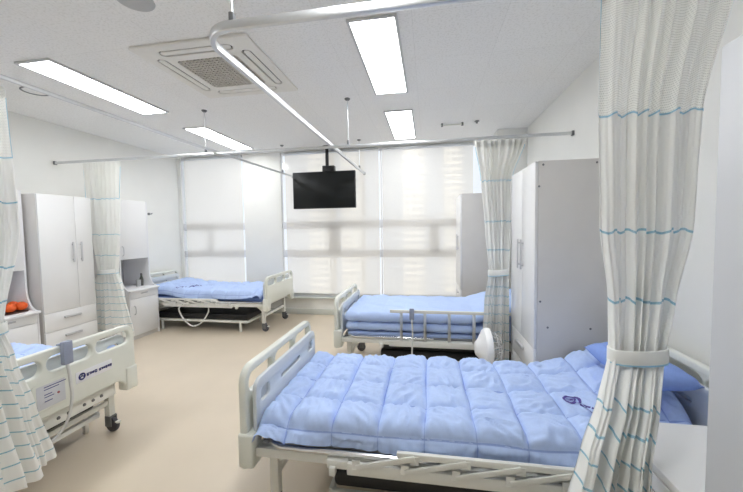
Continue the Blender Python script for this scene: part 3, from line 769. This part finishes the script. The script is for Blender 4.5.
# ------------------------------------------------------------------ bedside cabinets
def d_handle(parent, x, y, z, h):
    pts = bez([(x, y, z - h / 2), (x + .022, y, z - h / 2 + .012), (x + .028, y, z), (x + .022, y, z + h / 2 - .012), (x, y, z + h / 2)], 5)
    return MB().tube(pts, .0055, 8).build('handle', 'handle', parent)
def bedside(y0, y1, label):
    """back on the left wall; curved cheeks carry an overhead cupboard"""
    xb, xf, xu = XL + .005, -3.99, -4.135
    t = thing('bedside_cabinet', label, 'cabinet', (xb, (y0 + y1) / 2, 0), 0, 'bedside cabinets with overhead cupboard')
    D, U, W = xf - xb, xu - xb, (y1 - y0) / 2
    cheek = [(0, 0), (D - .02, 0), (D - .02, .66)] + [(D - .005, .695)] + [(U + .14 - .14 * math.sin(PI / 2 * k / 8), .695 + .215 * (1 - math.cos(PI / 2 * k / 8))) for k in range(9)] + [(U, 1.95), (0, 1.95)]
    for s in (-1, 1): MB().plate(cheek, [], .018, .002, T(0, s * (W - .009), 0) @ XZ).build('side_panel', 'lam', t)
    I = W - .019
    MB().box(.0, .015, -I, I, .05, 1.94, .001).build('back_panel', 'niche', t)
    MB().box(0.016, D + .008, -W - .004, W + .004, .672, .700, .006).build('counter', 'lam', t)
    MB().box(.016, D - .045, -I, I, .06, .671, .002).build('base_box', 'lam', t)
    MB().box(.016, U - .022, -I, I, 1.13, 1.945, .002).build('cupboard_box', 'lam', t)
    d = MB().box(U - .021, U - .001, -W + .002, W - .002, 1.122, 1.948, .003).build('cupboard_door', 'lam_door', t); d_handle(d, U - .002, -W + .05, 1.24, .13)
    d = MB().box(D - .043, D - .02, -I, I, .575, .668, .003).box(D - .021, D - .017, -.06, .06, .625, .65, .002).build('drawer', 'lam_door', t)
    MB().box(D - .019, D - .0155, -.055, .055, .628, .645, .001).build('pull_slot', 'niche', d)
    d = MB().box(D - .043, D - .02, -I, I, .062, .571, .003).build('door', 'lam_door', t); d_handle(d, D - .021, -W + .07, .42, .12)
    MB().box(.02, D - .04, -I, I, .0, .058, .002).build('plinth', 'lam_side', t)
    return t
bedside(3.87, 4.36, 'white bedside cabinet with curved side, next to the far left corner bed')
bedside(2.29, 2.805, 'white bedside cabinet holding oranges, at the left edge beside the wardrobe')
t = thing('bedside_cabinet', 'low white bedside cabinet at lower right, behind the near curtain', 'cabinet', (1.035, 1.20, 0))
MB().box(-.315, .325, -.205, .20, .0, .712, .004).build('body', 'lam', t)
MB().box(-.335, .328, -.215, .212, .713, .742, .008).build('top', 'lam_door', t)
d = MB().box(-.333, -.316, -.2, .195, .06, .59, .003).build('door', 'lam_door', t)
MB().box(-.346, -.333, -.15, -.13, .3, .45, .004).build('handle', 'handle', d)
d = MB().box(-.333, -.316, -.2, .195, .595, .708, .003).build('drawer', 'lam_door', t)
MB().box(-.344, -.333, -.06, .06, .64, .66, .004).build('handle', 'handle', d)
# things on the cabinets
tr = MB().plate(rrect(-.10, .10, -.103, .103, .03), [], .012, .003, T(-4.175, 2.672, .7068))
tag(tr.build('fruit_tray', 'tray'), 'dark brown tray under the oranges on the left bedside cabinet', 'tray')
orange = None
for k, (x, y, lb) in enumerate([(-4.12, 2.634, 'orange at the front left of the tray, nearest the curtain'), (-4.12, 2.730, 'orange at the front right of the tray, nearest the wardrobe'),
                                (-4.22, 2.636, 'orange behind the front left one in the tray'), (-4.222, 2.728, 'orange behind the front right one in the tray')]):
    if orange is None:
        pr = [(0, -.043)] + [(.048 * math.sin(PI * a / 12), -.043 * math.cos(PI * a / 12)) for a in range(1, 12)] + [(0, .041)]
        orange = MB().lathe(pr, None, 24).build('orange', 'orange', None, 80)
        MB().lathe([(0, .006), (.005, .005), (.006, 0)], T(0, 0, .040), 8).build('stem', 'stem', orange); o = orange
    else: o = copy_tree(orange)
    o.location = (x, y, .7135 + .0482); o.rotation_euler = (.3 * k, .2 - .15 * k, k * 1.3)
    tag(o, lb, 'orange', 'oranges in the tray')
t = tag(MB().lathe([(0, 0), (.03, 0), (.034, .10), (.031, .10), (.028, .006), (0, .006)], T(-4.22, 4.235, .7005), 20).build('cup', 'steelcup'), 'grey cup on the counter of the far left bedside cabinet', 'cup')
t = thing('bottle', 'slim dark bottle on the far left bedside cabinet, behind the cup', 'bottle', (-4.24, 4.31, .7005))
MB().lathe([(0, 0), (.024, 0), (.025, .10), (.012, .14), (.011, .16), (0, .16)], None, 16).build('body', 'bottle', t)
MB().lathe([(0, .161), (.013, .161), (.013, .185), (0, .186)], None, 16).build('cap', 'greymetal', t)
t = thing('wall_hook', 'small dark hook on the left wall above the far left bed', 'hook', (XL, 4.88, 1.80))
MB().box(.0, .01, -.02, .02, -.02, .02, .003).build('plate', 'greymetal', t)
MB().tube([(.01, 0, 0), (.06, 0, 0), (.07, 0, .012)], .007, 8).build('peg', 'greymetal', t)
# ------------------------------------------------------------------ electric fan
t = thing('electric_fan', 'white round electric fan on the floor between the two right beds', 'fan', (.47, 2.76, 0))
MB().lathe([(0, 0), (.15, 0), (.155, .012), (.13, .03), (.03, .045), (0, .045)], None, 32).build('base', 'fanwhite', t)
MB().tube([(0, 0, .04), (0, 0, .42)], .018, 14).build('pole', 'fanwhite', t)
hd = Matrix.Translation((0, 0, .52)) @ Matrix.Rotation(math.radians(3), 4, 'Z') @ Matrix.Rotation(PI / 2, 4, 'Y')
MB().lathe([(0, -.10), (.05, -.098), (.07, -.08), (.10, -.06), (.150, -.035), (.163, -.01), (.163, .012), (.150, .016), (.148, .0), (.10, -.03), (0, -.04)], hd, 40).build('rear_housing', 'fanwhite', t)
gr = MB()
for k in range(20):
    a = 2 * PI * k / 20
    gr.tube([hd @ Vector((.03 * math.cos(a), .03 * math.sin(a), .10)), hd @ Vector((.10 * math.cos(a + .15), .10 * math.sin(a + .15), .09)), hd @ Vector((.158 * math.cos(a + .3), .158 * math.sin(a + .3), .012))], .0022, 6)
for r, z in ((.06, .10), (.10, .09), (.13, .055)):
    gr.tube([hd @ Vector((r * math.cos(2 * PI * k / 32), r * math.sin(2 * PI * k / 32), z)) for k in range(32)], .002, 6, closed=True)
gr.lathe([(0, .104), (.032, .102), (.034, .096), (0, .096)], hd, 20)
gr.build('front_guard', 'cable', t)
for k in range(4):
    mb = MB(); a0 = k * PI / 2
    mb.sweep([hd @ Vector((.02 * math.cos(a0), .02 * math.sin(a0), .0)), hd @ Vector((.08 * math.cos(a0 + .1), .08 * math.sin(a0 + .1), .005)), hd @ Vector((.135 * math.cos(a0 + .25), .135 * math.sin(a0 + .25), .012))], rprof(.004, .07, .001), up=hd.to_3x3() @ Vector((-math.sin(a0), math.cos(a0), .5)))
    mb.build('blade', 'remote', t)
# ------------------------------------------------------------------ curtains
def interp(rows, z):
    """rows sorted from top to bottom: (z, xl, yl, xr, yr, amp)"""
    if z >= rows[0][0]: return rows[0][1:]
    for a, b in zip(rows, rows[1:]):
        if a[0] >= z >= b[0]:
            k = sm((a[0] - z) / (a[0] - b[0])) * .5 + .5 * (a[0] - z) / (a[0] - b[0])
            return [p + (q - p) * k for p, q in zip(a[1:], b[1:])]
    return rows[-1][1:]
def curtain(label, rows, folds, znet, stripes, ztie, seed=0, cloth_w=1.9, trim=True, band=None):
    ztop, zbot = rows[0][0], rows[-1][0]
    x0, y0, x1, y1, _ = rows[-1][1:]
    t = thing('privacy_curtain', label, 'curtain', (0, 0, 0), 0, 'ward privacy curtains')
    nu = folds * 14
    rnd = random.Random(seed); ph = [rnd.uniform(-.5, .5) for _ in range(8)]; am = [rnd.uniform(.65, 1.25) for _ in range(folds * 2 + 3)]
    def P(u, z, off=0):
        xl, yl_, xr, yr, a = interp(rows, z)
        d = Vector((xr - xl, yr - yl_, 0)); n = Vector((d.y, -d.x, 0)).normalized()
        uu = u + .012 * math.sin(2 * PI * (u * 2 + ph[0])) + .01 * nz(u * 3, z * 1.5, seed, 1)
        w = math.sin(2 * PI * (folds * u + 1.1 * nz(u * 3.2, z * .35, seed + 2, 1)) + .8 * nz(u * 4, z * 1.2, seed + 4, 1))
        w = .8 * w + .2 * math.sin(6 * PI * folds * u + ph[3] * 6)
        k = am[int(u * folds * 2)] 
        a2 = a * (k * .5 + .5) + .004 * nz(u * 20, z * 6, seed, 1)
        g = .12 * a * math.cos(2 * PI * folds * u + ph[2])
        p = Vector((xl, yl_, 0)) + d * max(-.02, min(1.02, uu)) + n * (a2 * w + off)
        if d.length > 1e-6: p += d.normalized() * g
        return Vector((p.x, p.y, z + (.007 * math.sin(2 * PI * folds * u + 1) + .006 * nz(u * 9, 2, seed, 1)) * (1 if z < ztop - .1 else .3)))
    def sheet(za, zb, m, name, parent, ua=0, ub=1, off=0, n_u=None, dz=.03, smooth=180):
        mb = MB(); nz_ = max(1, int((za - zb) / dz)); nn = n_u or nu
        uvl = mb.bm.loops.layers.uv.new('UVMap')
        vs = [[mb.bm.verts.new(P(ua + (ub - ua) * i / nn, za + (zb - za) * j / nz_, off)) for i in range(nn + 1)] for j in range(nz_ + 1)]
        for j in range(nz_):
            for i in range(nn):
                f = mb.bm.faces.new((vs[j][i], vs[j + 1][i], vs[j + 1][i + 1], vs[j][i + 1]))
                for lp, (ii, jj) in zip(f.loops, ((i, j), (i, j + 1), (i + 1, j + 1), (i + 1, j))):
                    lp[uvl].uv = (cloth_w * (ua + (ub - ua) * ii / nn), za + (zb - za) * jj / nz_)
        return mb.build(name, m, parent, smooth)
    sheet(ztop, znet, 'net', 'net_top', t)
    hd_ = sheet(ztop + .012, ztop - .05, 'tie', 'header_tape', t, off=-.002)
    sheet(znet, zbot, stripe_mat('curtain_cloth', stripes), 'curtain_cloth', t)
    if trim:
        sheet(znet + .003, znet - .004, 'band_trim', 'blue_trim', t, off=.003, dz=.008)
        for ua, ub in ((0, .008), (.992, 1)): sheet(ztop - .05, znet, 'band_trim', 'blue_edge', t, ua, ub, .003, 2)
    # tie band: a closed belt around the gathered cloth
    xl, yl_, xr, yr, a = interp(rows, ztie)
    c = Vector(((xl + xr) / 2, (yl_ + yr) / 2, 0)); d = Vector((xr - xl, yr - yl_, 0)); L = d.length / 2 + .002; d.normalize(); n = Vector((d.y, -d.x, 0))
    A = a * 1.15 + .008
    ring = [c + d * (L * math.cos(2 * PI * k / 40)) + n * (math.copysign(abs(math.sin(2 * PI * k / 40)) ** .75, math.sin(2 * PI * k / 40)) * A) + Vector((0, 0, ztie + .006 * math.cos(2 * PI * k / 40))) for k in range(40)]
    tb = MB().sweep(ring, rprof(.007, .052, .003), closed=True).build('tie_band', 'tie', t, 60)
    if trim: MB().sweep([p - Vector((0, 0, .026)) for p in ring], rprof(.009, .007, .002), closed=True).build('tie_edge', 'band_trim', tb, 60)
    return t
RT = ZR - .037
lowst = lambda a, b, s, w=.0032: [(z, w) for z in [a - s * k for k in range(int((a - b) / s) + 1)]]
curtain('large white privacy curtain tied in the right foreground, with blue stripes and net top', ROWS_FG := [
    (RT, .640, 1.42, 1.10, 1.42, .017), (1.93, .640, 1.42, 1.00, 1.42, .021), (1.50, .655, 1.42, .985, 1.42, .024), (1.22, .675, 1.385, .90, 1.385, .028),
    (1.02, .652, 1.32, .825, 1.32, .036), (.90, .568, 1.20, .740, 1.20, .045), (.77, .49, 1.125, .678, 1.125, .05), (.58, .43, 1.09, .648, 1.09, .055), (.28, .35, 1.06, .625, 1.06, .065)],
    7, 1.915, [(1.475, .0045), (1.215, .0045)] + lowst(.90, .2, .07), 1.035, 1)
curtain('white privacy curtain tied in front of the left wardrobe, below the crossing rail', [
    (RT - .042, -4.16, 3.49, -3.66, 3.49, .035), (1.93, -4.17, 3.515, -3.70, 3.515, .04), (1.5, -4.15, 3.53, -3.75, 3.53, .042), (1.02, -4.09, 3.54, -3.83, 3.54, .05), (.80, -4.15, 3.53, -3.75, 3.53, .052), (.2, -4.24, 3.53, -3.64, 3.53, .055)],
    8, 1.915, [(1.475, .003), (1.215, .003)] + lowst(.87, .25, .085, .0026), 1.015, 2)
curtain('white privacy curtain tied between the right wardrobe and the window bed', [
    (RT - .042, .465, 3.49, .94, 3.49, .04), (1.97, .51, 3.44, .80, 3.44, .04), (1.5, .525, 3.27, .755, 3.27, .035), (1.10, .525, 3.06, .690, 3.06, .028), (.85, .485, 3.045, .690, 3.045, .028), (.15, .44, 3.04, .695, 3.04, .03)],
    8, 1.95, [(1.55, .0035), (1.29, .0035)] + lowst(.97, .2, .08, .0026), 1.10, 3)
curtain('white striped privacy curtain at the left edge, tied above the labelled footboard', [
    (RT - .02, -2.49, 1.02, -2.47, 1.655, .03), (1.93, -2.45, 1.04, -2.43, 1.63, .035), (1.5, -2.36, 1.06, -2.31, 1.555, .04), (1.02, -2.15, 1.10, -2.16, 1.355, .035), (.85, -2.11, 1.04, -2.14, 1.395, .04), (.55, -2.04, .95, -2.115, 1.475, .05), (.21, -1.97, .86, -2.09, 1.545, .055)],
    5, 1.95, [(1.68, .0045), (1.32, .0045), (1.15, .0045)] + lowst(.87, .2, .075), 1.02, 4)
# ------------------------------------------------------------------ light, world, camera
W = bpy.data.worlds.new('overcast_sky'); S.world = W; W.use_nodes = True
bg = W.node_tree.nodes['Background']; bg.inputs[0].default_value = (.96, .975, 1, 1); bg.inputs[1].default_value = 1.1
for x0, x1 in ((-4.53, -3.27), (-2.555, .98)):
    l = bpy.data.lights.new('window_portal', 'AREA'); l.shape = 'RECTANGLE'; l.size = x1 - x0; l.size_y = ZT - ZS; l.cycles.is_portal = True
    o = bpy.data.objects.new('window_portal', l); C.objects.link(o); o.location = ((x0 + x1) / 2, YF + .1, (ZS + ZT) / 2); o.rotation_euler = (-PI / 2, 0, 0)
sl = bpy.data.lights.new('sun', 'SUN'); sl.energy = 6.5; sl.angle = .02; so = bpy.data.objects.new('sun', sl); C.objects.link(so); so.rotation_euler = (math.radians(48), 0, math.radians(-25))
cam = bpy.data.cameras.new('camera'); co = bpy.data.objects.new('camera', cam); C.objects.link(co)
p, y, r = (math.radians(a) for a in (-2.974, -9.671, -.851))
f = Vector((math.sin(y) * math.cos(p), math.cos(y) * math.cos(p), math.sin(p))); ri = Vector((math.cos(y), -math.sin(y), 0)); u = ri.cross(f)
r2 = math.cos(r) * ri + math.sin(r) * u; u2 = -math.sin(r) * ri + math.cos(r) * u
mw = Matrix((r2, u2, -f)).transposed().to_4x4(); mw.translation = (0, 0, 1.5)
co.matrix_world = mw
cam.sensor_width = 36; cam.lens = 333.0 / 743 * 36; cam.clip_start = .05; cam.clip_end = 600
S.camera = co
S.view_settings.view_transform = 'Standard'; S.view_settings.look = 'None'; S.view_settings.gamma = 1; S.view_settings.exposure = 0
S.view_settings.use_curve_mapping = False
S.cycles.use_denoising = True; S.cycles.max_bounces = 10; S.cycles.diffuse_bounces = 6; S.cycles.transparent_max_bounces = 24
S.cycles.sample_clamp_indirect = 8
